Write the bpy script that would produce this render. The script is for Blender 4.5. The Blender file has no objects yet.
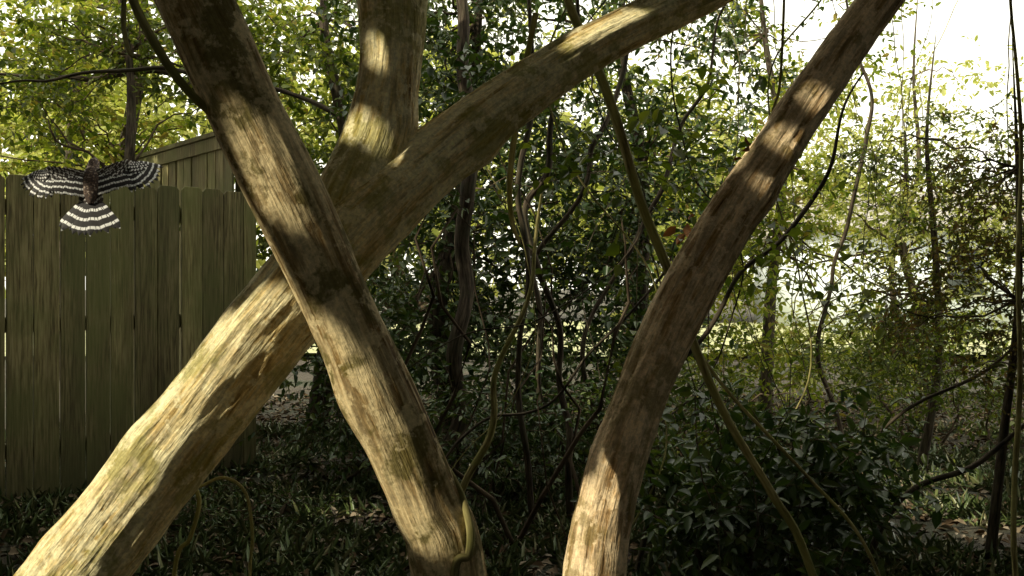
import bpy, math, numpy as np
from mathutils import Vector, noise, Matrix
scene=bpy.context.scene
scene.view_settings.view_transform='Standard'
scene.view_settings.look='None'
scene.view_settings.exposure=0
# ---------------------------------------------------------------- light
S=np.array([-0.72,-0.42,0.52]); S/=np.linalg.norm(S)      # direction towards the sun
w=bpy.data.worlds.new("World"); scene.world=w; w.use_nodes=True
nt=w.node_tree; bg=nt.nodes['Background']
sky=nt.nodes.new('ShaderNodeTexSky'); sky.sky_type='NISHITA'; sky.sun_disc=False
sky.sun_elevation=math.asin(S[2]); sky.sun_rotation=math.atan2(S[0],S[1])
sky.dust_density=6.0; sky.air_density=1.0; sky.ozone_density=.5
hz=nt.nodes.new('ShaderNodeMix'); hz.data_type='RGBA'; hz.inputs[0].default_value=.75   # thin bright haze over the blue
hz.inputs[7].default_value=(17.5,17,14.2,1)
nt.links.new(sky.outputs[0],hz.inputs[6])
nt.links.new(hz.outputs[2],bg.inputs[0]); bg.inputs[1].default_value=0.15
sl=bpy.data.lights.new("sun",'SUN'); sl.energy=5; sl.angle=math.radians(0.5); sl.color=(1,0.92,0.70)
so=bpy.data.objects.new("sun",sl); scene.collection.objects.link(so)
so.rotation_euler=Vector(S).to_track_quat('Z','Y').to_euler(); so.location=(-6,-4,8)
cam=bpy.data.cameras.new("camera"); cam.lens=35.16; cam.sensor_width=36; cam.clip_end=1000; cam.clip_start=0.05
co=bpy.data.objects.new("camera",cam); scene.collection.objects.link(co)
co.location=(0,0,1.2); co.rotation_euler=(math.radians(90),0,0); scene.camera=co

# ---------------------------------------------------------------- helpers
def link(o,parent=None):
    scene.collection.objects.link(o)
    if parent: o.parent=parent
    return o
def empty(name):
    e=bpy.data.objects.new(name,None); e.empty_display_size=.2; return link(e)
def mesh_np(name,V,F,mat,parent=None,smooth=False,face_rnd=None,vattr=None):
    V=np.asarray(V,dtype=np.float32); F=np.asarray(F,dtype=np.int32)
    k=F.shape[1]; n=len(F)
    me=bpy.data.meshes.new(name); me.vertices.add(len(V)); me.vertices.foreach_set('co',V.ravel())
    me.loops.add(n*k); me.loops.foreach_set('vertex_index',F.ravel())
    me.polygons.add(n); me.polygons.foreach_set('loop_start',np.arange(0,n*k,k,dtype=np.int32))
    if smooth: me.polygons.foreach_set('use_smooth',np.ones(n,dtype=bool))
    me.update(calc_edges=True)
    if face_rnd is not None:
        a=me.attributes.new('rnd','FLOAT','FACE'); a.data.foreach_set('value',np.asarray(face_rnd,dtype=np.float32))
    if vattr:
        for an,arr in vattr.items():
            a=me.attributes.new(an,'FLOAT_VECTOR','POINT'); a.data.foreach_set('vector',np.asarray(arr,dtype=np.float32).ravel())
    me.materials.append(mat)
    return link(bpy.data.objects.new(name,me),parent)

def N(nt,t,**kw):
    n=nt.nodes.new(t)
    for k,v in kw.items(): setattr(n,k,v)
    return n
def ramp(nt,fac,stops):
    r=N(nt,'ShaderNodeValToRGB'); cr=r.color_ramp
    while len(cr.elements)<len(stops): cr.elements.new(0.5)
    for e,(p,c) in zip(cr.elements,stops):
        e.position=p; e.color=(c[0],c[1],c[2],1) if hasattr(c,'__len__') else (c,c,c,1)
    nt.links.new(fac,r.inputs[0]); return r.outputs[0]
def noise_n(nt,vec,scale,detail=4,rough=.55):
    n=N(nt,'ShaderNodeTexNoise'); n.inputs['Scale'].default_value=scale
    n.inputs['Detail'].default_value=detail; n.inputs['Roughness'].default_value=rough
    if vec: nt.links.new(vec,n.inputs['Vector'])
    return n.outputs['Fac']
def mixc(nt,f,a,b,bt='MIX'):
    m=N(nt,'ShaderNodeMix',data_type='RGBA',blend_type=bt)
    for s,v in ((m.inputs[0],f),(m.inputs[6],a),(m.inputs[7],b)):
        if isinstance(v,(int,float)): s.default_value=v
        elif isinstance(v,tuple): s.default_value=(*v,1)
        else: nt.links.new(v,s)
    return m.outputs[2]
def newmat(name):
    m=bpy.data.materials.new(name); m.use_nodes=True; return m,m.node_tree,m.node_tree.nodes['Principled BSDF']
def bump(nt,bsdf,h,dist,strength=1.0,prev=None):
    b=N(nt,'ShaderNodeBump'); b.inputs['Distance'].default_value=dist; b.inputs['Strength'].default_value=strength
    nt.links.new(h,b.inputs['Height'])
    if prev: nt.links.new(prev,b.inputs['Normal'])
    nt.links.new(b.outputs[0],bsdf.inputs['Normal']); return b.outputs[0]

def leafmat(name,cols,transl=.4,rough=.45,tcol=(1.3,1.35,.45),spec=.4):
    m,nt,b=newmat(name)
    a=N(nt,'ShaderNodeAttribute',attribute_name='rnd')
    c=ramp(nt,a.outputs['Fac'],[(i/(len(cols)-1),x) for i,x in enumerate(cols)])
    if spec>0:
        nt.links.new(c,b.inputs['Base Color']); b.inputs['Roughness'].default_value=rough
        b.inputs['Specular IOR Level'].default_value=spec
    else:
        nt.nodes.remove(b); b=N(nt,'ShaderNodeBsdfDiffuse'); nt.links.new(c,b.inputs[0])
    out=nt.nodes['Material Output'].inputs[0]
    if transl>0:
        t=N(nt,'ShaderNodeBsdfTranslucent'); tc=mixc(nt,1.0,c,tcol,'MULTIPLY'); nt.links.new(tc,t.inputs[0])
        mx=N(nt,'ShaderNodeMixShader'); mx.inputs[0].default_value=transl
        nt.links.new(b.outputs[0],mx.inputs[1]); nt.links.new(t.outputs[0],mx.inputs[2])
        nt.links.new(mx.outputs[0],out)
    else: nt.links.new(b.outputs[0],out)
    return m

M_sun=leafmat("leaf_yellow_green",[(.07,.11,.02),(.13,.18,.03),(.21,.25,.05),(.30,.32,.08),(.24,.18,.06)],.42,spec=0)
M_far=leafmat("leaf_haze_pale",[(.22,.25,.07),(.34,.37,.12),(.44,.45,.19),(.54,.52,.27)],.4,spec=0)  # leaf colour paled to stand in for distance haze and glare
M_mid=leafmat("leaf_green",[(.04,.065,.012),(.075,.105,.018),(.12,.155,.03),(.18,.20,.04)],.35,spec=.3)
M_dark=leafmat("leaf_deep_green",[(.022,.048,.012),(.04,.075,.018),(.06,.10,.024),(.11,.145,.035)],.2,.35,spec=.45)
M_fine=leafmat("leaf_russet_green",[(.05,.06,.025),(.09,.09,.035),(.15,.09,.055),(.12,.14,.045)],.35,spec=0)
M_grass=leafmat("grass_blade",[(.05,.08,.025),(.08,.12,.035),(.12,.16,.05),(.22,.20,.10)],0,.4,spec=.5)
M_litter=leafmat("leaf_litter",[(.05,.034,.02),(.11,.075,.045),(.19,.15,.10),(.32,.27,.21)],0,.6,spec=0)
M_dead=leafmat("dead_leaf",[(.10,.04,.02),(.2,.09,.03),(.14,.06,.03)],.3,.6,(1,.8,.5))
M_can=leafmat("shade_canopy_leaf",[(.03,.05,.012),(.055,.08,.02)],0,.6,spec=0)

def barkmat(name,dark,mid,light,green,gamt=.5,scale=1.0,bd=.006,gs=9,simple=False):
    m,nt,b=newmat(name)
    a=N(nt,'ShaderNodeAttribute',attribute_name='bk'); v=a.outputs['Vector']
    g=N(nt,'ShaderNodeNewGeometry'); P=g.outputs['Position']
    b.inputs['Roughness'].default_value=.85; b.inputs['Specular IOR Level'].default_value=.2
    if simple:
        n1=noise_n(nt,v,70*scale,4,.6); n3=noise_n(nt,P,gs,3,.6)
        c=ramp(nt,n1,[(.36,dark),(.5,mid),(.64,light)]); c=mixc(nt,ramp(nt,n3,[(.47,0),(.56,gamt)]),c,green)
        nt.links.new(c,b.inputs['Base Color']); return m
    n1=noise_n(nt,v,70*scale,6,.62); n2=noise_n(nt,v,24*scale,4,.6); n3=noise_n(nt,P,gs,5,.66); n4=noise_n(nt,P,150,3,.7)
    n5=noise_n(nt,v,210*scale,3,.6); n6=noise_n(nt,P,30,4,.68)
    c=ramp(nt,n1,[(.36,dark),(.43,mid),(.54,light),(.74,mid)])
    c2=ramp(nt,n2,[(.38,dark),(.45,mid),(.57,light)])
    c=mixc(nt,.4,c,c2)
    f5=ramp(nt,n5,[(.36,.55),(.5,1),(.62,1.15)]); c=mixc(nt,.65,c,f5,'MULTIPLY')
    gm=ramp(nt,n3,[(.48,0),(.56,gamt)])
    c=mixc(nt,gm,c,green)
    lf=ramp(nt,n6,[(.52,0),(.59,.65)]); c=mixc(nt,lf,c,light)     # pale lichen / flaked spots
    sp=ramp(nt,n4,[(.38,.8),(.6,1.1)]); c=mixc(nt,1.0,c,sp,'MULTIPLY')
    nt.links.new(c,b.inputs['Base Color'])
    h=mixc(nt,.5,n1,n2); h=mixc(nt,.15,h,n5); h=mixc(nt,.05,h,n4)
    bump(nt,b,h,bd*2.4)
    return m
B_tan=barkmat("bark_ridged_tan",(.24,.145,.04),(.70,.51,.20),(.95,.85,.52),(.27,.25,.04),.6,1.0,.009)
B_brown=barkmat("bark_smooth_brown",(.07,.04,.011),(.28,.17,.055),(.84,.68,.38),(.11,.092,.016),.8,.8,.007,12)
B_red=barkmat("bark_fissured_brown",(.075,.042,.016),(.44,.27,.11),(.92,.72,.45),(.17,.13,.03),.6,1.0,.009,11)
B_pale=barkmat("bark_pale_stem",(.10,.085,.03),(.27,.235,.09),(.46,.42,.18),(.20,.21,.05),.5,1,.002,simple=True)
B_dark=barkmat("bark_dark",(.014,.011,.007),(.055,.04,.027),(.12,.095,.065),(.05,.05,.025),.4,simple=True)

def catmull(P,n):
    P=np.asarray(P,float); Q=np.vstack([2*P[0]-P[1],P,2*P[-1]-P[-2]])
    out=[]
    segs=len(P)-1
    for t in np.linspace(0,segs,n):
        i=min(int(t),segs-1); u=t-i; a,b,c,d=Q[i:i+4]
        out.append(.5*((2*b)+(-a+c)*u+(2*a-5*b+4*c-d)*u*u+(-a+3*b-3*c+d)*u**3))
    return np.array(out)
def stem(name,pts,rad,mat,parent=None,n=120,sides=20,ridge=.06,ridge2=.03,F=1.6,seed=0,knots=(),wob=0.0):
    """swept trunk / branch with fluted, knotty surface"""
    pr=np.column_stack([np.asarray(pts,float),rad]); C=catmull(pr,n); P=C[:,:3]; R=np.maximum(C[:,3],.0005)
    if wob:
        for i in range(n):
            q=noise.noise_vector(Vector(P[i])*2.2+Vector((seed*7.1,0,0))); P[i]+=np.array(q)*wob
    T=np.gradient(P,axis=0); T/=np.linalg.norm(T,axis=1)[:,None]
    s=np.concatenate([[0],np.cumsum(np.linalg.norm(np.diff(P,axis=0),axis=1))])
    u=np.cross(T[0],[0.3,1,0.2]); u/=np.linalg.norm(u)
    V=[];BK=[]
    th=np.linspace(0,2*math.pi,sides,endpoint=False); ct,st=np.cos(th),np.sin(th)
    for i in range(n):
        u=u-T[i]*u.dot(T[i]); u/=np.linalg.norm(u); v=np.cross(T[i],u)
        for j in range(sides):
            r=R[i]
            if ridge:
                a=noise.noise(Vector((ct[j]*F+seed*3,st[j]*F,s[i]*3.0)))
                b=noise.noise(Vector((ct[j]*F*3,st[j]*F*3+seed*5,s[i]*7.0)))
                c=noise.noise(Vector((ct[j]*F*6,st[j]*F*6+seed*5,s[i]*20.0)))
                r=R[i]*(1+ridge*a*2+ridge2*(1-2*abs(b))*1.2+ridge2*.7*c)
            for (ks,kt,kr,kh) in knots:
                dth=(th[j]-kt+math.pi)%(2*math.pi)-math.pi
                d2=((s[i]-ks)**2+(dth*R[i])**2)/kr**2
                r+=kh*math.exp(-d2)
            V.append(P[i]+(u*ct[j]+v*st[j])*r); BK.append((ct[j]*R[i]+seed,st[j]*R[i],s[i]*.11))
    i,j=np.meshgrid(np.arange(n-1),np.arange(sides),indexing='ij'); j2=(j+1)%sides
    F_=np.stack([i*sides+j,i*sides+j2,(i+1)*sides+j2,(i+1)*sides+j],-1).reshape(-1,4)
    return mesh_np(name,V,F_,mat,parent,True,vattr={'bk':BK})

def tubes(P,R,sides=4):
    """P [n,k,3], R [n,k] -> verts, quads"""
    n,k,_=P.shape
    T=np.gradient(P,axis=1); T/=np.linalg.norm(T,axis=2,keepdims=True)+1e-9
    ref=np.where(np.abs(T[...,2:3])>.9,np.array([1.,0,0]),np.array([0,0,1.]))
    u=np.cross(T,ref); u/=np.linalg.norm(u,axis=2,keepdims=True)+1e-9; v=np.cross(T,u)
    th=np.linspace(0,2*math.pi,sides,endpoint=False)
    V=P[:,:,None]+R[:,:,None,None]*(u[:,:,None]*np.cos(th)[:,None]+v[:,:,None]*np.sin(th)[:,None])
    a,b,c=np.meshgrid(np.arange(n),np.arange(k-1),np.arange(sides),indexing='ij'); c2=(c+1)%sides
    base=a*k*sides
    F=np.stack([base+b*sides+c,base+b*sides+c2,base+(b+1)*sides+c2,base+(b+1)*sides+c],-1).reshape(-1,4)
    return V.reshape(-1,3),F

# leaves are left out along the sun direction to put sun patches here
e1=np.cross(S,[0,0,1]); e1/=np.linalg.norm(e1); e2=np.cross(S,e1)
TR=[(-.84,1.38,.56,.10),(-.76,1.4,.66,.11),(-.68,1.42,.74,.11),(-.60,1.44,.83,.11),(-.53,1.45,.92,.10),(-.46,1.47,1.01,.09),(-.40,1.49,1.09,.075),(-.355,1.5,1.16,.045),
     (-.345,1.33,1.42,.022),(-.325,1.34,1.37,.034),(-.315,1.35,1.32,.026),
     (-.27,1.36,1.14,.030),(-.235,1.37,1.08,.045),(-.21,1.37,1.02,.05),(-.18,1.38,.96,.05),(-.15,1.38,.9,.04),
     (.12,1.69,.62,.06),(.15,1.69,.70,.07),(.165,1.70,.77,.065),(.18,1.71,.84,.045),(.20,1.73,.89,.025),
     (.43,1.77,1.40,.018),(.48,1.79,1.48,.028),(.54,1.81,1.56,.022),
     (.12,1.7,1.64,.050),(.19,1.73,1.68,.035),(-.24,1.6,1.6,.022),(-.25,1.6,1.46,.03),(-.16,1.6,1.40,.02),(-.06,1.64,1.5,.02)]
DAP=[(-2.6,5.7,1.5,.03),(-1.5,6.0,.05,.10),(-.9,5.2,.05,.08),(-1.9,4.8,.05,.06),(-.2,6.4,.1,.12),(2.2,5.4,.05,.22),(2.6,6.2,.05,.2),(1.9,6.2,.3,.15),(2.3,4.9,.05,.14),(.9,5.2,.5,.12),(0.2,5.6,.7,.12),(1.3,4.2,.7,.08),(.5,6.4,1.6,.15),(-.3,6.6,2.2,.2),(0.9,6.6,2.3,.3),(.15,6.5,1.0,.12)]
LIT=np.array(TR+DAP); TR=np.array(TR)
def unblocked(P,L,fac=.35):
    keep=np.ones(len(P),bool)
    pu,pv,pt=P@e1,P@e2,P@S
    for l in LIT:
        q=l[:3]; d=np.hypot(pu-q@e1,pv-q@e2)
        keep&=~((pt>q@S+.12)&(d<l[3]+fac*L))
    return keep

def leaf_mesh(name,P,D,Nn,L,W,mat,parent=None,rng=None,fold=.18,droop=.12,check=True,fac=.35):
    if check:
        k=unblocked(P+D*L[:,None]*.5,L,fac); P,D,Nn,L,W=P[k],D[k],Nn[k],L[k],W[k]
    D=D/(np.linalg.norm(D,axis=1,keepdims=True)+1e-9)
    Sd=np.cross(D,Nn); Sd/=np.linalg.norm(Sd,axis=1,keepdims=True)+1e-9; Nn=np.cross(Sd,D)
    L=L[:,None];W=W[:,None]
    up=Nn*W*fold
    V=np.stack([P,P+D*L*.3+Sd*W*.46+up,P+D*L*.68+Sd*W*.36+up-Nn*L*droop*.4,P+D*L-Nn*L*droop,P+D*L*.68-Sd*W*.36+up-Nn*L*droop*.4,P+D*L*.3-Sd*W*.46+up],1).reshape(-1,3)
    b=np.arange(len(P))[:,None]*6
    F=np.stack([b+np.array([0,1,2,3]),b+np.array([0,3,4,5])],1).reshape(-1,4)
    r=np.repeat(rng.random(len(P)),2)
    return mesh_np(name,V,F,mat,parent,face_rnd=r)

def unit(v): return v/(np.linalg.norm(v,axis=-1,keepdims=True)+1e-9)
def spray(name,blobs,mat,parent,seed,L=.06,W=.03,twig=.35,tps=14,lpt=14,nsub=12,hang=.15,twigmat=None,sub=.35,root=None,tr=.0025,limb_r=.012,check=True,flat=.6,lift=0.2,lf=.5):
    """foliage: limbs -> twigs -> alternate leaves, filling a set of ellipsoids"""
    rng=np.random.default_rng(seed)
    cs=[]
    for b in blobs:
        n=int(nsub*(b[6] if len(b)>6 else 1))
        d=unit(rng.normal(size=(n,3)))*(rng.random((n,1))**.45)
        cs.append(np.array(b[:3])+d*np.array(b[3:6]))
    C=np.vstack(cs)
    A=np.repeat(C,tps,0)+rng.normal(size=(len(C)*tps,3))*twig*sub*np.array([1,1,.7])
    dr=rng.normal(size=A.shape); dr[:,2]=dr[:,2]*.6+lift; dr=unit(dr)
    ln=twig*(.5+rng.random(len(A)))
    K=4
    t=np.linspace(0,1,K)
    P=A[:,None]+dr[:,None]*(ln[:,None]*t)[:,:,None]; P[:,:,2]-=hang*(t**2)*ln[:,None]*2
    P+=np.cumsum(rng.normal(size=P.shape)*.035*twig,1)
    if check:
        k=unblocked(P[:,2],ln*.6); P=P[k]
    V,F=tubes(P,tr*np.linspace(1,.35,K)[None,:]*np.ones((len(P),1)),3)
    if root is not None:
        R0=np.array(root,float)
        if R0.ndim==1: R0=R0[None]
        Cs=C[rng.random(len(C))<lf]
        idx=np.argmin(((Cs[:,None]-R0[None])**2).sum(-1)*(1+rng.random((len(Cs),len(R0)))*.8),1)
        st=R0[idx]; k=9; tt=np.linspace(0,1,k)[None,:,None]
        LP=st[:,None]*(1-tt)+Cs[:,None]*tt
        ll=np.linalg.norm(Cs-st,axis=1)[:,None,None]
        bow=np.sin(tt*math.pi)*(.22*ll)*unit(rng.normal(size=Cs.shape)+[0,0,.2])[:,None]
        LP=LP+bow+np.sin(tt*math.pi)*rng.normal(size=LP.shape)*.03*ll
        V2,F2=tubes(LP,limb_r*np.linspace(1,.25,k)[None,:]*(.5+.9*rng.random((len(LP),1))),5)
        F=np.vstack([F,F2+len(V)]); V=np.vstack([V,V2])
    mesh_np("twigs",V,F,twigmat or M_twig,parent,True)
    n=len(P)
    tl=(np.arange(lpt)+.5)/lpt
    ti=tl*(K-1); i0=np.minimum(ti.astype(int),K-2); f=(ti-i0)[None,:,None]
    LPp=P[:,i0]*(1-f)+P[:,i0+1]*f
    T=unit(P[:,-1]-P[:,0])[:,None]*np.ones((1,lpt,1))
    up=unit(np.array([0,0,1.])+rng.normal(size=LPp.shape)*flat)
    side=unit(np.cross(T,up)); sg=np.where(np.arange(lpt)%2==0,1,-1)[None,:,None]
    D=unit(T*.6+side*sg*1.0+rng.normal(size=LPp.shape)*.3-np.array([0,0,.25]))
    m=n*lpt
    keep=rng.random(m)<.85
    LL=L*(.55+.8*rng.random(m)); WW=LL*W/L*(.8+.4*rng.random(m))
    leaf_mesh(name,LPp.reshape(-1,3)[keep],D.reshape(-1,3)[keep],up.reshape(-1,3)[keep],LL[keep],WW[keep],mat,parent,rng,check=check)

M_twig,tn,tb=newmat("twig"); tn.nodes.remove(tb); tb=N(tn,'ShaderNodeBsdfDiffuse'); tn.links.new(tb.outputs[0],tn.nodes['Material Output'].inputs[0])
g_=N(tn,'ShaderNodeNewGeometry'); tn.links.new(ramp(tn,noise_n(tn,g_.outputs['Position'],6,1),[(.35,(.03,.022,.015)),(.65,(.13,.10,.07))]),tb.inputs[0])

# ---------------------------------------------------------------- ground
def gh(x,y):
    return .05*noise.noise(Vector((x*.5,y*.5,0)))+.015*noise.noise(Vector((x*3,y*3,4)))
xs=np.concatenate([-np.geomspace(300,7,24),np.linspace(-6.5,8,150),np.geomspace(8.5,300,24)])
ys=np.concatenate([-np.geomspace(60,3,10),np.linspace(-2,16,170),np.geomspace(17,600,26)])
V=[(x,y,gh(x,y)) for y in ys for x in xs]
a,b=np.meshgrid(np.arange(len(ys)-1),np.arange(len(xs)-1),indexing='ij'); nx=len(xs)
F=np.stack([a*nx+b,a*nx+b+1,(a+1)*nx+b+1,(a+1)*nx+b],-1).reshape(-1,4)
m,nt,bs=newmat("forest_soil"); g=N(nt,'ShaderNodeNewGeometry'); P=g.outputs['Position']
c=ramp(nt,noise_n(nt,P,14,6,.7),[(.3,(.02,.014,.008)),(.5,(.05,.036,.022)),(.7,(.10,.08,.05))])
c=mixc(nt,ramp(nt,noise_n(nt,P,.9,3),[(.45,0),(.6,.6)]),c,(.035,.05,.02))
nt.links.new(c,bs.inputs['Base Color']); bs.inputs['Roughness'].default_value=.9
bump(nt,bs,noise_n(nt,P,30,5,.7),.03)
mesh_np("ground",V,F,m,None,True)
# open lawn beyond the wood
m,nt,bs=newmat("dry_lawn"); g=N(nt,'ShaderNodeNewGeometry')
nt.links.new(ramp(nt,noise_n(nt,g.outputs['Position'],2,5,.7),[(.35,(.20,.24,.09)),(.6,(.44,.42,.24))]),bs.inputs['Base Color']); bs.inputs['Roughness'].default_value=.9
V=[(x,y,.10+.03*math.sin(x*.7+y)) for y in np.linspace(16.5,32,20) for x in np.linspace(-22,24,40)]
a,b=np.meshgrid(np.arange(19),np.arange(39),indexing='ij')
mesh_np("lawn",V,np.stack([a*40+b,a*40+b+1,(a+1)*40+b+1,(a+1)*40+b],-1).reshape(-1,4),m,None,True)

rng=np.random.default_rng(5)
def scatter(n,x0,x1,y0,y1):
    x=rng.uniform(x0,x1,n); y=rng.uniform(y0,y1,n)
    z=np.array([gh(p,q) for p,q in zip(x,y)]); return np.column_stack([x,y,z])
P=scatter(24000,-4,7,3.4,11); P[:,2]+=.005+rng.random(len(P))*.02
D=rng.normal(size=P.shape); D[:,2]*=.25; Nn=unit(np.array([0,0,1.])+rng.normal(size=P.shape)*.35)
L=.03+.05*rng.random(len(P)); leaf_mesh("leaf_litter",P,unit(D),Nn,L,L*.5,M_litter,None,rng,fold=.3,check=False)
P=scatter(80000,-4.0,4,3.9,8.5)
k=np.array([noise.noise(Vector((p[0]*1.1,p[1]*1.1,7)))+.12*(1.8-p[0])*.5+.5*noise.noise(Vector((p[0]*4,p[1]*4,2)))>-.14 for p in P]); P=P[k]
D=rng.normal(size=P.shape)*.75; D[:,2]=.7; Nn=unit(rng.normal(size=P.shape)*[1,1,.2]+[0,0,.5])
L=.03+.09*rng.random(len(P))**1.5; leaf_mesh("grass",P,unit(D),Nn,L,.004+.006*rng.random(len(P)),M_grass,None,rng,fold=.2,droop=.5,check=False)

# ---------------------------------------------------------------- near trunks
t=empty("leaning_tree")
stem("trunk",[(-1.0,1.2,3.5),(-.78,1.3,2.5),(-.56,1.35,1.87),(-.434,1.37,1.595),(-.374,1.38,1.459),(-.310,1.40,1.323),(-.2465,1.41,1.183),(-.184,1.42,1.041),(-.126,1.43,.897),(-.093,1.44,.794),(-.05,1.45,.4),(-.04,1.46,-.05)],
     [.035,.042,.047,.049,.049,.052,.048,.050,.047,.050,.056,.075],B_brown,t,460,64,.06,.03,1.3,1,knots=((2.1,1.0,.04,.009),(2.35,4.0,.03,.010),(2.6,2.5,.05,.008),(1.95,5.2,.03,.007)))
stem("clinging_vine",[(-.16,1.478,1.0),(-.113,1.455,.96),(-.080,1.43,.92),(-.060,1.405,.87),(-.060,1.39,.83),(-.080,1.385,.79),(-.06,1.38,.5),(-.02,1.38,-.02)],[.004,.005,.005,.006,.006,.006,.007,.008],B_pale,t,90,10,.05,.03,1.5,3)
t2=empty("forked_tree")
stem("trunk",[(-1.18,1.45,-.05),(-1.04,1.46,.2),(-.83,1.48,.54),(-.64,1.5,.785),(-.506,1.53,.967),(-.364,1.57,1.16),(-.250,1.6,1.295),(-.135,1.65,1.405),(-.02,1.7,1.506),(.119,1.75,1.610),(.248,1.8,1.686),(.403,1.85,1.765),(.62,1.9,1.9),(1.1,2.0,2.3)],
     [.09,.078,.068,.066,.064,.064,.062,.050,.044,.041,.036,.032,.03,.02],B_tan,t2,560,88,.08,.05,1.7,2,knots=((1.55,2.0,.04,.010),(1.2,.5,.05,.008),(1.9,3.5,.04,.010),(.9,4,.04,.01)))
stem("upright_fork",[(-.30,1.58,1.22),(-.262,1.61,1.33),(-.222,1.64,1.43),(-.206,1.66,1.54),(-.2,1.67,1.631),(-.2,1.68,1.72),(-.19,1.7,2.0),(-.27,1.75,2.9)],
     [.05,.060,.060,.050,.052,.056,.05,.035],B_tan,t2,280,72,.07,.05,1.7,4)
t3=empty("slender_tree")
stem("trunk",[(.1,1.73,-.05),(.12,1.74,.4),(.142,1.75,.698),(.166,1.77,.825),(.2255,1.79,1.0),(.311,1.81,1.178),(.4136,1.83,1.352),(.4866,1.85,1.455),(.561,1.87,1.561),(.699,1.9,1.747),(.774,1.92,1.849),(1.0,1.95,2.2),(1.3,2,2.9)],
     [.07,.06,.052,.048,.043,.047,.044,.042,.042,.039,.038,.036,.025],B_red,t3,460,64,.08,.06,1.7,6,knots=((.95,1.0,.05,.008),(1.5,3.0,.04,.008)))

def vine(pts,r,mat=B_pale,seed=1,name="vine",wob=.01,n=70,parent=None):
    r=[r]*len(pts) if not hasattr(r,'__len__') else r
    return stem(name,pts,r,mat,parent,n,9,.08,.05,1.3,seed,wob=wob)
vine([(.08,2.5,2.3),(.145,2.5,1.97),(.22,2.5,1.72),(.30,2.5,1.48),(.365,2.5,1.32),(.445,2.5,1.095),(.57,2.5,.845),(.66,2.5,.68),(.75,2.5,.51),(.9,2.5,0)],[.008,.010,.012,.012,.012,.011,.010,.010,.010,.012],B_pale,2,"sapling",.03)
vine([(.42,2.6,1.15),(.55,2.6,.95),(.75,2.6,.72),(.92,2.6,.48),(1.05,2.6,0)],.0045,B_pale,3,wob=.04)
vine([(-.53,1.3,1.72),(-.497,1.3,1.587),(-.462,1.31,1.51),(-.43,1.33,1.46),(-.39,1.4,1.41),(-.33,1.46,1.3)],[.005,.006,.0065,.006,.005,.004],B_pale,4,wob=.004)
vine([(-.5,1.28,1.62),(-.50,1.29,1.58),(-.504,1.3,1.54),(-.498,1.3,1.51),(-.49,1.3,1.50)],.003,B_pale,5,wob=.003)
vine([(.05,2.0,1.75),(.02,2.0,1.55),(.0,2.0,1.42),(.0,2.0,1.34),(.015,2.0,1.29)],[.006,.006,.006,.005,.003],B_pale,6,wob=.02)
vine([(1.26,2.5,2.1),(1.275,2.5,1.5),(1.27,2.5,1.05),(1.265,2.5,.7),(1.27,2.5,.45),(1.3,2.5,0)],[.003,.005,.006,.007,.007,.008],B_pale,7,"sapling",.02)
vine([(-.52,1.6,.90),(-.50,1.6,.86),(-.515,1.6,.80),(-.54,1.6,.75),(-.56,1.6,.5)],.0035,B_pale,8,wob=.006)
vine([(-.50,1.6,.88),(-.46,1.6,.895),(-.425,1.6,.87),(-.415,1.6,.8),(-.42,1.6,.72),(-.42,1.6,.4)],.0025,B_pale,9,wob=.006)
vine([(0.1,4,1.6),(.03,4,1.15),(-.04,4,.85),(-.10,4,.6),(-.2,4,.4),(-.3,4,0)],[.005,.009,.012,.014,.014,.018],B_pale,10,"sapling",.09)
vine([(.64,2.3,2.1),(.62,2.3,1.7),(.60,2.3,1.6),(.56,2.3,1.4)],.003,B_pale,11)
for i in range(22):
    r=np.random.default_rng(100+i); y=r.uniform(3.4,8); x=r.uniform(.12,.5)*y if i%4 else r.uniform(-.15,.1)*y
    top=1.2+.36*y; bot=max(0,1.2-.05*y-r.random()*1.2)
    x2=x+r.normal()*.5; x3=(x+x2)/2
    vine([(x,y,top),(x3+r.normal()*.12,y,top*.7+bot*.3),(x3+r.normal()*.18,y+.2,top*.35+bot*.65),(x2,y,bot)],r.uniform(.0015,.004),B_dark if i%2 else B_pale,i,"hanging_vine",.10,50)
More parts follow.
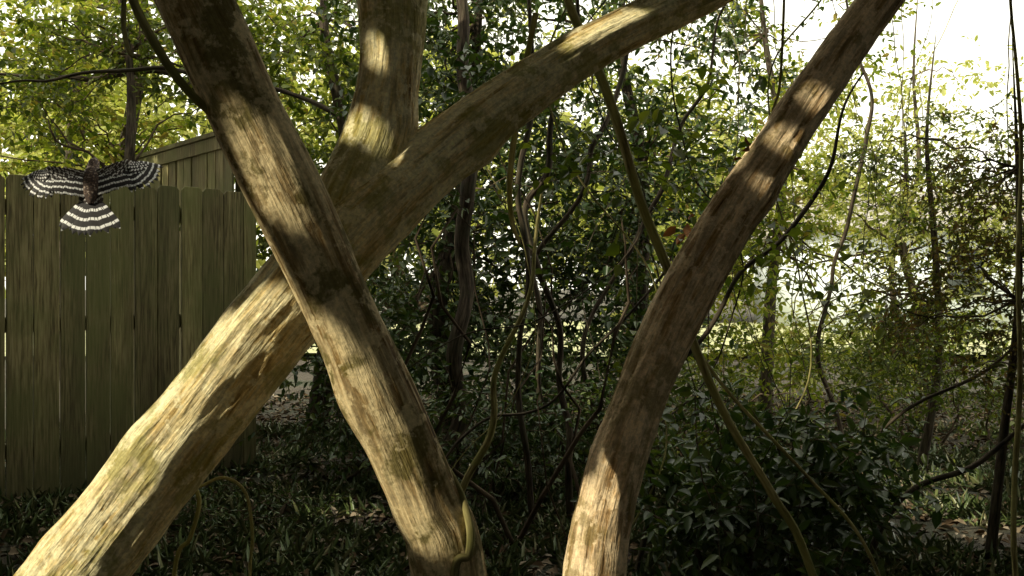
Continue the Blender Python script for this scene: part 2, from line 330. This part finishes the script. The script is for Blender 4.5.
# tangled dark understory trunks in the middle
tr=empty("tangled_understory_tree")
for i,(pts,r) in enumerate([
 ([(-.45,6,0),(-.3,6,1.0),(-.25,6,2.2),(-.35,6,3.5)],.045),
 ([(.1,5,0),(.02,5,.8),(.12,5,1.25),(-.02,5,1.65),(.1,5,2.2),(.0,5,3)],.014),
 ([(.3,5.2,0),(.25,5.2,.9),(.05,5.2,1.5),(.2,5.2,1.9),(.4,5.2,3)],.016),
 ([(.35,5.6,0),(.2,5.6,.6),(.1,5.6,1.2),(.35,5.6,1.7),(.6,5.6,2.4),(.7,5.6,3.2)],.014),
 ([(.5,6,0),(.5,6,1.0),(.9,6,1.8),(1.3,6,3)],.014),
 ([(2.3,7,0),(2.2,7,1.2),(2.5,7,2.2),(2.3,7,3.6)],.014),
 ([(-.6,4.9,0),(-.2,4.9,.55),(.2,4.9,.7),(.7,4.9,1.2),(.8,4.9,1.5)],.007),
 ([(.55,4.2,0),(.62,4.2,.7),(.85,4.2,1.15),(1.2,4.2,1.5),(1.5,4.2,2.1)],.010),
 ([(1.3,4.5,.0),(1.6,4.5,.5),(1.95,4.5,.75),(2.5,4.5,1.0)],.008),
 ([(1.5,4.3,.0),(1.7,4.3,.3),(2.0,4.3,.45),(2.4,4.3,.7)],.012),
 ([(-2.2,8,2.5),(-2.7,8,2.95),(-3.4,8,2.85),(-4.4,8,2.9)],.022),
 ([(-1.2,6.8,2.35),(-1.8,6.8,2.62),(-2.6,6.8,2.68),(-3.6,6.8,2.55)],.013)]):
    stem("limb_%d"%i,pts,[r*1.3]+[r]*(len(pts)-2)+[r*.4],B_dark,tr,90,10,.08,.04,1.4,i,wob=.10)

# ---------------------------------------------------------------- foliage
def tree(name,base,top,r,blobs,mat,seed,bark=B_dark,**kw):
    e=empty(name); b=np.array(base,float); tp=np.array(top,float)
    rs=np.random.default_rng(seed)
    pts=[b+(tp-b)*f+np.append(rs.normal(size=2)*.04*(0<f<1)*(tp[2]-b[2])*.6,0) for f in (0,.25,.5,.75,1)]
    stem("trunk",pts,[r*1.4,r,r*.8,r*.5,r*.08],bark,e,60,14,.06,.04,1.4,seed)
    root=np.array([pts[1]*.5+pts[2]*.5,pts[2],pts[3],pts[4]])
    spray("leaves",blobs,mat,e,seed,root=root,**kw); return e

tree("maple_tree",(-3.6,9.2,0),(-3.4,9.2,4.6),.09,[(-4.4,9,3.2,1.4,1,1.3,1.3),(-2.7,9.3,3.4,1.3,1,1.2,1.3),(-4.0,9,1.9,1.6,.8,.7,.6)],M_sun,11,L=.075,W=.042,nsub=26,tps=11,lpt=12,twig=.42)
tree("maple_tree",(-1.6,8.2,0),(-1.4,8.2,4.5),.07,[(-1.4,8.2,3.1,1.2,.8,1.1,1.3),(-1.5,8.0,1.6,.9,.6,.9,1.)],M_mid,12,L=.07,W=.038,nsub=24,tps=11,lpt=12,twig=.4)
tree("maple_tree",(-2.9,7.6,0),(-3.1,7.6,4.0),.05,[(-3.4,7.7,2.9,.9,.4,.6,.9),(-2.2,7.9,3.1,.6,.3,.5,.6)],M_mid,22,L=.06,W=.032,nsub=20,tps=9,lpt=11,twig=.35)
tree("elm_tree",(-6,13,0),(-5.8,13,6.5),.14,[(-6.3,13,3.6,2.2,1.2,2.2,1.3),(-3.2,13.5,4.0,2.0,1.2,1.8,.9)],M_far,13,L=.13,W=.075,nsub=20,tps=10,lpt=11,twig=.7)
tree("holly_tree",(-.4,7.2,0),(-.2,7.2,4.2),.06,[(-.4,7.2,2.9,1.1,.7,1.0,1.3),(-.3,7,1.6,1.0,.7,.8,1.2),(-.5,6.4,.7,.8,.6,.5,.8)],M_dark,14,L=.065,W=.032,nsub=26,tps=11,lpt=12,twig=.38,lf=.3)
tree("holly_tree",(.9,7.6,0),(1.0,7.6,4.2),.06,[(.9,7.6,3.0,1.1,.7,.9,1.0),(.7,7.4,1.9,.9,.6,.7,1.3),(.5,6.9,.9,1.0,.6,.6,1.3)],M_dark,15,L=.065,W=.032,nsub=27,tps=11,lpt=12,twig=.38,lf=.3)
tree("hackberry_tree",(2.4,9.5,0),(2.3,9.5,4.8),.05,[(2.0,9.5,3.2,1.5,1.0,1.2,1.2),(2.0,9.2,1.9,1.5,.9,.8,1.2),(2.6,9,.8,1.6,.8,.6,1.2)],M_sun,16,L=.07,W=.034,nsub=24,tps=11,lpt=12,twig=.42)
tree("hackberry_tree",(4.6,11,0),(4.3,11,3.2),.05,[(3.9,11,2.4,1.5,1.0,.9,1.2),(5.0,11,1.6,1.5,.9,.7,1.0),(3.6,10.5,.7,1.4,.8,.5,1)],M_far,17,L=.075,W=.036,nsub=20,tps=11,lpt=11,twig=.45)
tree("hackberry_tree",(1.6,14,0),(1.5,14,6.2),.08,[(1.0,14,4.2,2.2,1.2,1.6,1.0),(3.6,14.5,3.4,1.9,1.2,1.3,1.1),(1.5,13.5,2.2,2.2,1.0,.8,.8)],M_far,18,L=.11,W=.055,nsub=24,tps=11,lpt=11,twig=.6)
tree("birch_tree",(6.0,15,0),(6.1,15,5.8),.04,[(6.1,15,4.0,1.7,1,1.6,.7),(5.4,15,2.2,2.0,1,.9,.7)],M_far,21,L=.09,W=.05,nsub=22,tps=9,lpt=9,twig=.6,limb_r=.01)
tree("privet_shrub",(2.1,4.4,0),(2.2,4.4,2.3),.018,[(2.1,4.4,1.5,.36,.4,.4,1.5),(2.2,4.3,.95,.35,.35,.3,.8),(1.8,4.5,1.15,.25,.3,.25,.4)],M_fine,19,L=.028,W=.014,nsub=20,tps=9,lpt=12,twig=.22,tr=.0015,limb_r=.005)
tree("privet_shrub",(2.7,6.6,0),(2.8,6.6,2.9),.025,[(2.8,6.6,1.8,.7,.5,.7,1.),(2.5,6.2,.9,.8,.5,.4,1.)],M_mid,20,L=.038,W=.02,nsub=22,tps=11,lpt=12,twig=.28,limb_r=.007)
def bush(name,x,y,z,rx,ry,rz,mat,seed,**kw):
    e=empty(name); kw.setdefault('lf',.22)
    spray("leaves",[(x,y,z,rx,ry,rz)],mat,e,seed,root=[(x-.25*rx,y,0),(x+.3*rx,y+.1,0),(x,y+.3*ry,0)],**kw)
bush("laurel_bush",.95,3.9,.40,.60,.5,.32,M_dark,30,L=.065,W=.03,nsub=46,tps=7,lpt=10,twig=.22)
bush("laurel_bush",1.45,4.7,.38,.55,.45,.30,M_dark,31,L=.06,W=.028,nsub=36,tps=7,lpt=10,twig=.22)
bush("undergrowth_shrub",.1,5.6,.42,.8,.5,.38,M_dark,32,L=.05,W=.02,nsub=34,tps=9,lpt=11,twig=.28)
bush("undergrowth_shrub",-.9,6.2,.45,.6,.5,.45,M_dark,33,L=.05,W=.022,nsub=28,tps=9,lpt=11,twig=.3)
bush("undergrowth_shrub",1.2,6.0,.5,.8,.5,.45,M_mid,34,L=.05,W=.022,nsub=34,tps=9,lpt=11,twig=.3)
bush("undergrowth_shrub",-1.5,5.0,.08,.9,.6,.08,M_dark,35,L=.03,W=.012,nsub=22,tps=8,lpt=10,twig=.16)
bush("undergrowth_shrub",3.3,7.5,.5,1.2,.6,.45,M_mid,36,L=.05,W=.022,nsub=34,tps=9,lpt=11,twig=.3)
bush("undergrowth_shrub",-.7,8.3,.95,1.0,.5,.55,M_dark,41,L=.06,W=.03,nsub=34,tps=9,lpt=11,twig=.35)
bush("ivy_vine",.15,4.6,1.55,.55,.4,.6,M_dark,37,L=.05,W=.03,nsub=14,tps=6,lpt=8,twig=.25)
bush("ivy_vine",-.35,5.0,2.1,.6,.4,.5,M_dark,38,L=.05,W=.03,nsub=20,tps=7,lpt=9,twig=.25)
bush("greenbrier_vine",.85,3.8,1.4,.55,.4,.55,M_mid,39,L=.04,W=.025,nsub=14,tps=5,lpt=8,twig=.25,tr=.0015,limb_r=.004)
bush("greenbrier_vine",.45,3.0,1.65,.4,.3,.25,M_mid,40,L=.045,W=.028,nsub=7,tps=4,lpt=6,twig=.2,tr=.0015,limb_r=.004)
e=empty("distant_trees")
spray("leaves",[(-16,34,5,8,3,5,1.0),(-4,36,5,7,3,5,1.1),(7,38,3.5,7,3,3.4,.8),(18,40,1.8,8,3,1.8,.5)],M_far,e,50,L=.6,W=.38,nsub=40,tps=10,lpt=9,twig=1.8,tr=.02,check=False,root=[(-16,35,0),(-4,37,0),(7,39,0),(18,41,0)],limb_r=.12)

# unseen crowns added around the camera, shaped from the shade wanted in the clearing
rc=np.random.default_rng(77)
bases=[(-7.0,-2.5),(-7.5,3.5),(-3.2,-5.5)]
shade_trees=[empty("shade_canopy_tree") for _ in range(3)]
n=3000
tx=rc.uniform(-5.0,4.2,n); ty=rc.uniform(.3,9.0,n)
k=~((tx>1.9)&(ty>6.5)); tx=tx[k];ty=ty[k]; n=len(tx)
zz=rc.uniform(3.7,5.6,n); T0=np.column_stack([tx,ty,np.full(n,1.0)]); C=T0+S*((zz-1)/S[2])[:,None]
own=np.argmin(((C[:,None,:2]-np.array(bases)[None])**2).sum(-1),1)
for i,e in enumerate(shade_trees):
    b=bases[i]; Ci=C[own==i]
    stem("trunk",[(b[0],b[1],-.1),(b[0]+.1,b[1],1.5),(b[0],b[1]+.1,3.2),(b[0]+.2,b[1],5.5)],[.32,.24,.2,.1],B_dark,e,50,20,.06,.05,2,i)
    Lq=10; A=np.repeat(Ci,Lq,0)+rc.normal(size=(len(Ci)*Lq,3))*.28
    D=unit(rc.normal(size=A.shape)); Nn=unit(rc.normal(size=A.shape)*.6+[0,0,1])
    LL=.15+.10*rc.random(len(A)); leaf_mesh("leaves",A,D,Nn,LL,LL*.65,M_can,e,rc)
    sel=Ci[rc.random(len(Ci))<.03]
    st=np.array([b[0],b[1],3.0])+np.array([0,0,1])*rc.uniform(-.3,2,(len(sel),1))
    tt=np.linspace(0,1,10)[None,:,None]; LP=st[:,None]*(1-tt)+sel[:,None]*tt+np.sin(tt*3.14)*np.array([0,0,.4])
    ok=unblocked(LP.reshape(-1,3),np.full(LP.shape[0]*10,.2)).reshape(-1,10).all(1); LP=LP[ok]
    if len(LP):
        V,F=tubes(LP,.05*np.linspace(1,.15,10)[None]*np.ones((len(LP),1)),6); mesh_np("limbs",V,F,M_twig,e,True)
# unseen foliage added beside the camera to cut fine edges on trunk sun patches
e=empty("shade_edge_foliage")
stem("trunk",[(-3.4,-.6,-.1),(-3.3,-.6,1.2),(-3.1,-.65,2.4),(-3.0,-.7,3.6)],[.09,.07,.055,.03],B_dark,e,50,16,.06,.05,2,8)
n=56000; idx=rc.integers(0,len(TR),n); A=TR[idx,:3]+S*rc.uniform(2.4,3.8,n)[:,None]+(e1*rc.normal(size=(n,1))+e2*rc.normal(size=(n,1)))*.17
D=unit(rc.normal(size=A.shape)); Nn=unit(rc.normal(size=A.shape)*.5+S); LL=rc.uniform(.035,.075,n)
leaf_mesh("leaves",A,D,Nn,LL,LL*.6,M_can,e,rc,fac=.3)
# unseen leaf walls and roof added around the camera to cut sky light
e=empty("shade_thicket")
def U(n,a,b,c,d,e_,f): return np.column_stack([rc.uniform(a,b,n),rc.uniform(c,d,n),rc.uniform(e_,f,n)])
A=np.vstack([U(14000,-8,8,-4.4,-3.0,0,5.5),U(15000,-5,6,-4,4,4.2,5.6),U(9000,4.0,5.2,-4,5.5,0,5),U(8000,-6,-5,-4,4,0,4.5)])
D=unit(rc.normal(size=A.shape)); Nn=unit(rc.normal(size=A.shape)+[0,0,.3]); LL=rc.uniform(.2,.36,len(A))
leaf_mesh("leaves",A,D,Nn,LL,LL*.6,M_can,e,rc)
LP=[];
for i in range(24):
    x,y=rc.uniform(-8,8),rc.uniform(-5,-3.4); LP.append([(x,y,-.1),(x+.1,y,1.5),(x-.1,y+.1,3),(x+rc.normal()*.5,y,5.4)])
V,F=tubes(np.array(LP),np.ones((24,1))*np.array([[.05,.04,.03,.01]]),7); mesh_np("stems",V,F,M_twig,e,True)

# hanging dead leaves
P=np.array([(.415,1.78,1.47),(.42,1.77,1.45),(.41,1.78,1.43),(.67,4,1.5),(.7,4.0,1.46),(.66,4.02,1.45),(.72,4.01,1.5),(.69,4.0,1.42)])
D=rng.normal(size=P.shape)*.6-[0,0,.5]; L=np.array([.02,.02,.018,.06,.08,.07,.05,.06])
leaf_mesh("dead_leaves",P,unit(D),unit(rng.normal(size=P.shape)),L,L*.55,M_dead,None,rng,fold=.4,check=False)

# ---------------------------------------------------------------- fence
def woodmat(name,dark,mid,light,green):
    m,nt,b=newmat(name)
    g=N(nt,'ShaderNodeNewGeometry'); mp=N(nt,'ShaderNodeMapping'); mp.inputs['Scale'].default_value=(1,1,.06)
    nt.links.new(g.outputs['Position'],mp.inputs[0])
    n1=noise_n(nt,mp.outputs[0],90,5,.6); n2=noise_n(nt,mp.outputs[0],14,3); n3=noise_n(nt,g.outputs['Position'],2.2,4,.65)
    a=N(nt,'ShaderNodeAttribute',attribute_name='rnd')
    sx=N(nt,'ShaderNodeSeparateXYZ'); nt.links.new(g.outputs['Position'],sx.inputs[0])
    c=ramp(nt,n1,[(.36,dark),(.5,mid),(.64,light)])
    c=mixc(nt,ramp(nt,n2,[(.4,0),(.6,.45)]),c,dark)
    c=mixc(nt,ramp(nt,n3,[(.4,0),(.6,.75)]),c,green)
    ztone=ramp(nt,sx.outputs[2],[(.0,.5),(.35,.8),(.9,1.0)]); c=mixc(nt,1.0,c,ztone,'MULTIPLY')   # darker towards the lower ends
    v=ramp(nt,a.outputs['Fac'],[(0,.68),(1,1.15)]); c=mixc(nt,1.0,c,v,'MULTIPLY')
    nt.links.new(c,b.inputs['Base Color']); b.inputs['Roughness'].default_value=.85
    bump(nt,b,n1,.002); return m
M_wood=woodmat("weathered_fence_wood",(.09,.072,.028),(.25,.21,.085),(.37,.32,.15),(.155,.165,.05))
def board_verts(x0,x1,z0,z1,d,ear,o,u,nrm):
    prof=[(x0,z0),(x1,z0),(x1,z1-ear),(x1-ear,z1),(x0+ear,z1),(x0,z1-ear)]
    fr=[o+u*x+np.array([0,0,z])+nrm*d/2 for x,z in prof]; bk=[p-nrm*d for p in fr]; return fr+bk
def boards_mesh(name,lst,mat,parent):
    vs=[];fs=[];rn=[]
    r=np.random.default_rng(3)
    for bv in lst:
        o=len(vs); vs+=bv; v=r.random()
        fs.append([o+i for i in range(6)]); fs.append([o+11-i for i in range(6)])
        for i in range(6): fs.append([o+i,o+6+i,o+6+(i+1)%6,o+(i+1)%6])
        rn+=[v]*8
    me=bpy.data.meshes.new(name); me.from_pydata([tuple(v) for v in vs],[],fs); me.update()
    a=me.attributes.new('rnd','FLOAT','FACE'); a.data.foreach_set('value',rn)
    me.materials.append(mat); ob=link(bpy.data.objects.new(name,me),parent)
    bv=ob.modifiers.new('b','BEVEL'); bv.width=.003; bv.segments=2; return ob
def box(x0,x1,y0,y1,z0,z1,o,u,nrm):
    Z=lambda z:np.array([0,0,z])
    return [o+u*x+nrm*y+Z(z) for y in (y1,y0) for x,z in ((x0,z0),(x1,z0),(x1,z1),((x0+x1)/2,z1),(x0+.0001,z1),(x0,(z0+z1)/2))]
def fence(name,p0,p1,h,bw=.14,gap=.006,gapat=None,seed=1,ear=.022,cap=False):
    e=empty(name); r=np.random.default_rng(seed)
    o=np.array([p0[0],p0[1],0.]); q=np.array([p1[0],p1[1],0.]); Ln=np.linalg.norm(q-o); u=(q-o)/Ln; nrm=np.cross(u,[0,0,1.])
    if nrm.dot(-o)<0: nrm=-nrm
    bl=[];x=0
    while x<Ln-.02:
        ww=min(bw+r.normal()*.001,Ln-x); hh=h+r.normal()*.010
        bl.append(board_verts(x,x+ww,.02,hh,.017,ear,o+nrm*r.uniform(-.004,.004),u,nrm))
        x+=ww+gap*r.uniform(.4,1.6)
        if gapat is not None and abs(x-gapat)<.07: x+=.008
    boards_mesh("pickets",bl,M_wood,e)
    boards_mesh("rails",[box(0,Ln,-.055,-.016,z,z+.085,o,u,nrm) for z in (.25,h*.52,h-.22)],M_wood,e)
    boards_mesh("posts",[box(xp-.045,xp+.045,-.15,-.058,0,h-.05,o,u,nrm) for xp in np.arange(.06,Ln+.05,1.4)],M_wood,e)
    if cap:
        boards_mesh("cap",[box(-.03,Ln+.03,-.06,.05,h+.03,h+.065,o,u,nrm),box(-.02,Ln+.02,.012,.032,h-.07,h+.028,o,u,nrm)],M_wood,e)
    return e
fence("wooden_fence",(-4.22,4.08),(-1.70,6.63),1.83,gapat=3.0,gap=.005)
fence("wooden_fence",(-1.99,7.15),(-3.5,9.0),2.28,seed=4,gap=.02,cap=True,ear=.001)

# ---------------------------------------------------------------- pale house beyond
def simple_box(name,x0,x1,y0,y1,z0,z1,mat,parent):
    v=[(x,y,z) for x in (x0,x1) for y in (y0,y1) for z in (z0,z1)]
    f=[(0,1,3,2),(4,6,7,5),(0,4,5,1),(2,3,7,6),(0,2,6,4),(1,5,7,3)]
    return mesh_np(name,v,f,mat,parent)
m_s,nt,b=newmat("pale_siding"); g=N(nt,'ShaderNodeNewGeometry'); sx=N(nt,'ShaderNodeSeparateXYZ'); nt.links.new(g.outputs['Position'],sx.inputs[0])
mm=N(nt,'ShaderNodeMath',operation='MULTIPLY'); mm.inputs[1].default_value=6; nt.links.new(sx.outputs[2],mm.inputs[0])
fr=N(nt,'ShaderNodeMath',operation='FRACT'); nt.links.new(mm.outputs[0],fr.inputs[0])
bump(nt,b,fr.outputs[0],.03); nt.links.new(mixc(nt,noise_n(nt,g.outputs['Position'],3),(.66,.74,.82),(.76,.82,.88)),b.inputs['Base Color'])
m_r,nt,b=newmat("shingles"); b.inputs['Base Color'].default_value=(.3,.28,.25,1); b.inputs['Roughness'].default_value=.9
m_t,nt,b=newmat("white_trim"); b.inputs['Base Color'].default_value=(.8,.8,.78,1)
m_g,nt,b=newmat("window_glass"); b.inputs['Base Color'].default_value=(.05,.06,.07,1); b.inputs['Roughness'].default_value=.08
h=empty("house")
simple_box("walls",8.0,16,25,33,0,2.7,m_s,h)
rv=[(7.6,24.5,2.65),(16.4,24.5,2.65),(16.4,33.5,2.65),(7.6,33.5,2.65),(7.6,29,4.0),(16.4,29,4.0)]
me=bpy.data.meshes.new("roof"); me.from_pydata(rv,[],[(0,1,5,4),(2,3,4,5),(0,4,3),(1,2,5),(3,2,1,0)]); me.materials.append(m_r); link(bpy.data.objects.new("roof",me),h)
for i,x in enumerate((11.3,13.6)):
    simple_box("window_frame_%d"%i,x-.55,x+.55,24.94,25.02,.95,2.25,m_t,h); simple_box("window_%d"%i,x-.47,x+.47,24.92,25.0,1.03,2.17,m_g,h)

# ---------------------------------------------------------------- hawk
def feather_mat():
    m,nt,b=newmat("barred_feathers")
    a=N(nt,'ShaderNodeAttribute',attribute_name='fu'); sx=N(nt,'ShaderNodeSeparateXYZ'); nt.links.new(a.outputs['Vector'],sx.inputs[0])
    sn=N(nt,'ShaderNodeMath',operation='FRACT'); nt.links.new(sx.outputs[1],sn.inputs[0])
    ns=N(nt,'ShaderNodeMath',operation='ABSOLUTE'); nt.links.new(sx.outputs[0],ns.inputs[0])
    bar=ramp(nt,sn.outputs[0],[(0,0),(.56,0),(.62,1),(.88,1),(.95,0)])
    shaft=ramp(nt,ns.outputs[0],[(.0,0),(.14,1)])
    f=mixc(nt,1.0,bar,shaft,'MULTIPLY')
    dk=mixc(nt,sx.outputs[2],(.014,.011,.010),(.05,.03,.02))
    lt=mixc(nt,sx.outputs[2],(.92,.91,.88),(.55,.50,.44))
    nt.links.new(mixc(nt,f,dk,lt),b.inputs['Base Color']); b.inputs['Roughness'].default_value=.7; return m
M_f=feather_mat()
m_b,nt,b=newmat("hawk_body_feathers"); g=N(nt,'ShaderNodeNewGeometry')
nt.links.new(ramp(nt,noise_n(nt,g.outputs['Position'],90,3),[(.46,(.035,.02,.013)),(.58,(.11,.06,.035)),(.68,(.40,.34,.28))]),b.inputs['Base Color']); b.inputs['Roughness'].default_value=.8
m_k,nt,b=newmat("hawk_bill"); b.inputs['Base Color'].default_value=(.03,.03,.03,1)
m_y,nt,b=newmat("hawk_yellow"); b.inputs['Base Color'].default_value=(.6,.4,.05,1)
hawk=empty("red_shouldered_hawk")
FV=[];FF=[];FU=[]; rh=np.random.default_rng(9)
def feather(p,ang,L,W,z0,z1,freq,off=0.,kind=0.,bend=0.):
    n=9; o=len(FV); pos=np.array(p,float); L*=1+rh.normal()*.03; ang+=rh.normal()*.02; off+=rh.normal()*.05
    for i in range(n):
        t=i/(n-1); w=W*.5*(min(1,.45+1.6*t))*(math.sqrt(max(0,1-((t-.72)/.28)**2)) if t>.72 else 1)
        w=max(w,.001); a=ang+bend*t; d=np.array([math.cos(a),math.sin(a)]); s=np.array([-d[1],d[0]])
        for k in (-1,0,1):
            q=pos+s*w*k
            FV.append((q[0],q[1],z0+(z1-z0)*t+(-.003 if k else 0)-.012*t*t)); FU.append((k*1.0,L*t*freq+off,kind))
        if i<n-1:
            b=o+i*3; FF.append((b,b+1,b+4,b+3)); FF.append((b+1,b+2,b+5,b+4))
        pos=pos+d*L/(n-1)
for sgn in (-1,1):
    rot=math.radians(7 if sgn>0 else -2)   # right wing a little higher than the left
    def q(x,y): return (sgn*(x*math.cos(rot)-y*math.sin(rot)),x*math.sin(rot)+y*math.cos(rot))
    def A(a):
        a=math.radians(a)+rot; return a if sgn>0 else math.pi-a
    o0=len(FV)
    for i in range(10):
        t=i/9; L=(.155+.05*math.sin(.5+t*1.6))*(1-.3*t)
        feather(q(.185-.02*t,.045-.01*t),A(4-72*t),L,.028,.012+.001*i,.02-.004*i,36,.06*i,0,-sgn*.35)
    for i in range(12):
        t=i/11; feather(q(.165-.135*t,.035-.02*t),A(-70-16*t),.115-.010*t+.01*math.sin(t*3),.030,.014+.0008*i,.002,32,.05*i,.1,-sgn*.15)
    for row,(LL,yo,zz) in enumerate(((.075,.04,.022),(.050,.046,.028),(.034,.052,.034))):
        for i in range(16):
            t=i/15; feather(q(.2-.175*t,yo-.012*t+(.005 if i%2 else 0)),A(-36-50*t),LL,.025,zz+.0006*(i%3),zz-.009,42+row*8,.37*i,.35+.25*row)
    for i in range(8):
        t=i/7; feather(q(.19+.05*(1-t),.05-.01*t),A(0-50*t),.075,.02,.024,.022,50,.2*i,.2)
    for k in range(o0,len(FV)):      # wing curved: up at the wrist, drooping towards the tip
        x,y,z=FV[k]; ax=abs(x); FV[k]=(x,y,z+.05*math.sin(min(ax/.2,1)*1.57)-max(0,ax-.2)*.30)
for i in range(12):
    t=(i-5.5)/5.5; feather((.012*t,-.085),math.radians(-92+41*t),.215,.046,-.012+.0010*(6-abs(i-5.5)),-.03,20.5,.12)
for i in range(9):
    t=(i-4)/4; feather((.02*t,-.05),math.radians(-90+30*t),.075,.03,.012,-.002,40,.2*i,.6)
body=[(0,-.13,-.012,.012,.012),(0,-.09,-.006,.034,.024),(0,-.04,0,.050,.036),(0,.01,.006,.056,.042),(0,.05,.010,.048,.038),(0,.075,.012,.034,.03),(0,.095,.014,.030,.029),(0,.115,.014,.028,.027),(0,.134,.009,.018,.018),(0,.143,.005,.004,.004)]
BV=[];BF=[];ns=20
Cb=catmull(np.array(body),36)
for (x,y,z,rx,rz) in Cb:
    for j in range(ns):
        a=2*math.pi*j/ns; rr=1+.05*noise.noise(Vector((x*40+math.cos(a)*2,y*60,math.sin(a)*2))); BV.append((x+rx*math.cos(a)*rr,y,z+rz*math.sin(a)*rr))
for i in range(35):
    for j in range(ns): BF.append((i*ns+j,i*ns+(j+1)%ns,(i+1)*ns+(j+1)%ns,(i+1)*ns+j))
Rm=Matrix.Translation((-2.215,5.28,1.76))@Matrix.Rotation(math.radians(-2),4,'Y')@Matrix.Rotation(math.radians(6),4,'Z')@Matrix.Rotation(math.radians(64),4,'X')
def xf(vs): return [tuple(Rm@Vector(v)) for v in vs]
mesh_np("feathers",xf(FV),FF,M_f,hawk,True,vattr={'fu':FU})
mesh_np("body",xf(BV),BF,m_b,hawk,True)
def cone(name,p0,p1,r0,r1,mat,n=10):
    V,F=tubes(np.array([[p0,(np.array(p0)+p1)/2,p1]],float),np.array([[r0,(r0+r1)/2*1.1,r1]]),n); mesh_np(name,xf(V),F,mat,hawk,True)
cone("bill",(0,.137,.006),(0,.158,-.008),.009,.001,m_k)
for sg in (-1,1):
    cone("leg",(sg*.018,-.02,-.03),(sg*.02,-.07,-.05),.012,.004,m_y)
    for k in (-1,0,1): cone("talon",(sg*.02,-.07,-.05),(sg*.02+k*.012,-.088,-.06),.004,.001,m_k)
    cone("eye",(sg*.022,.12,.016),(sg*.028,.122,.017),.005,.003,m_y)
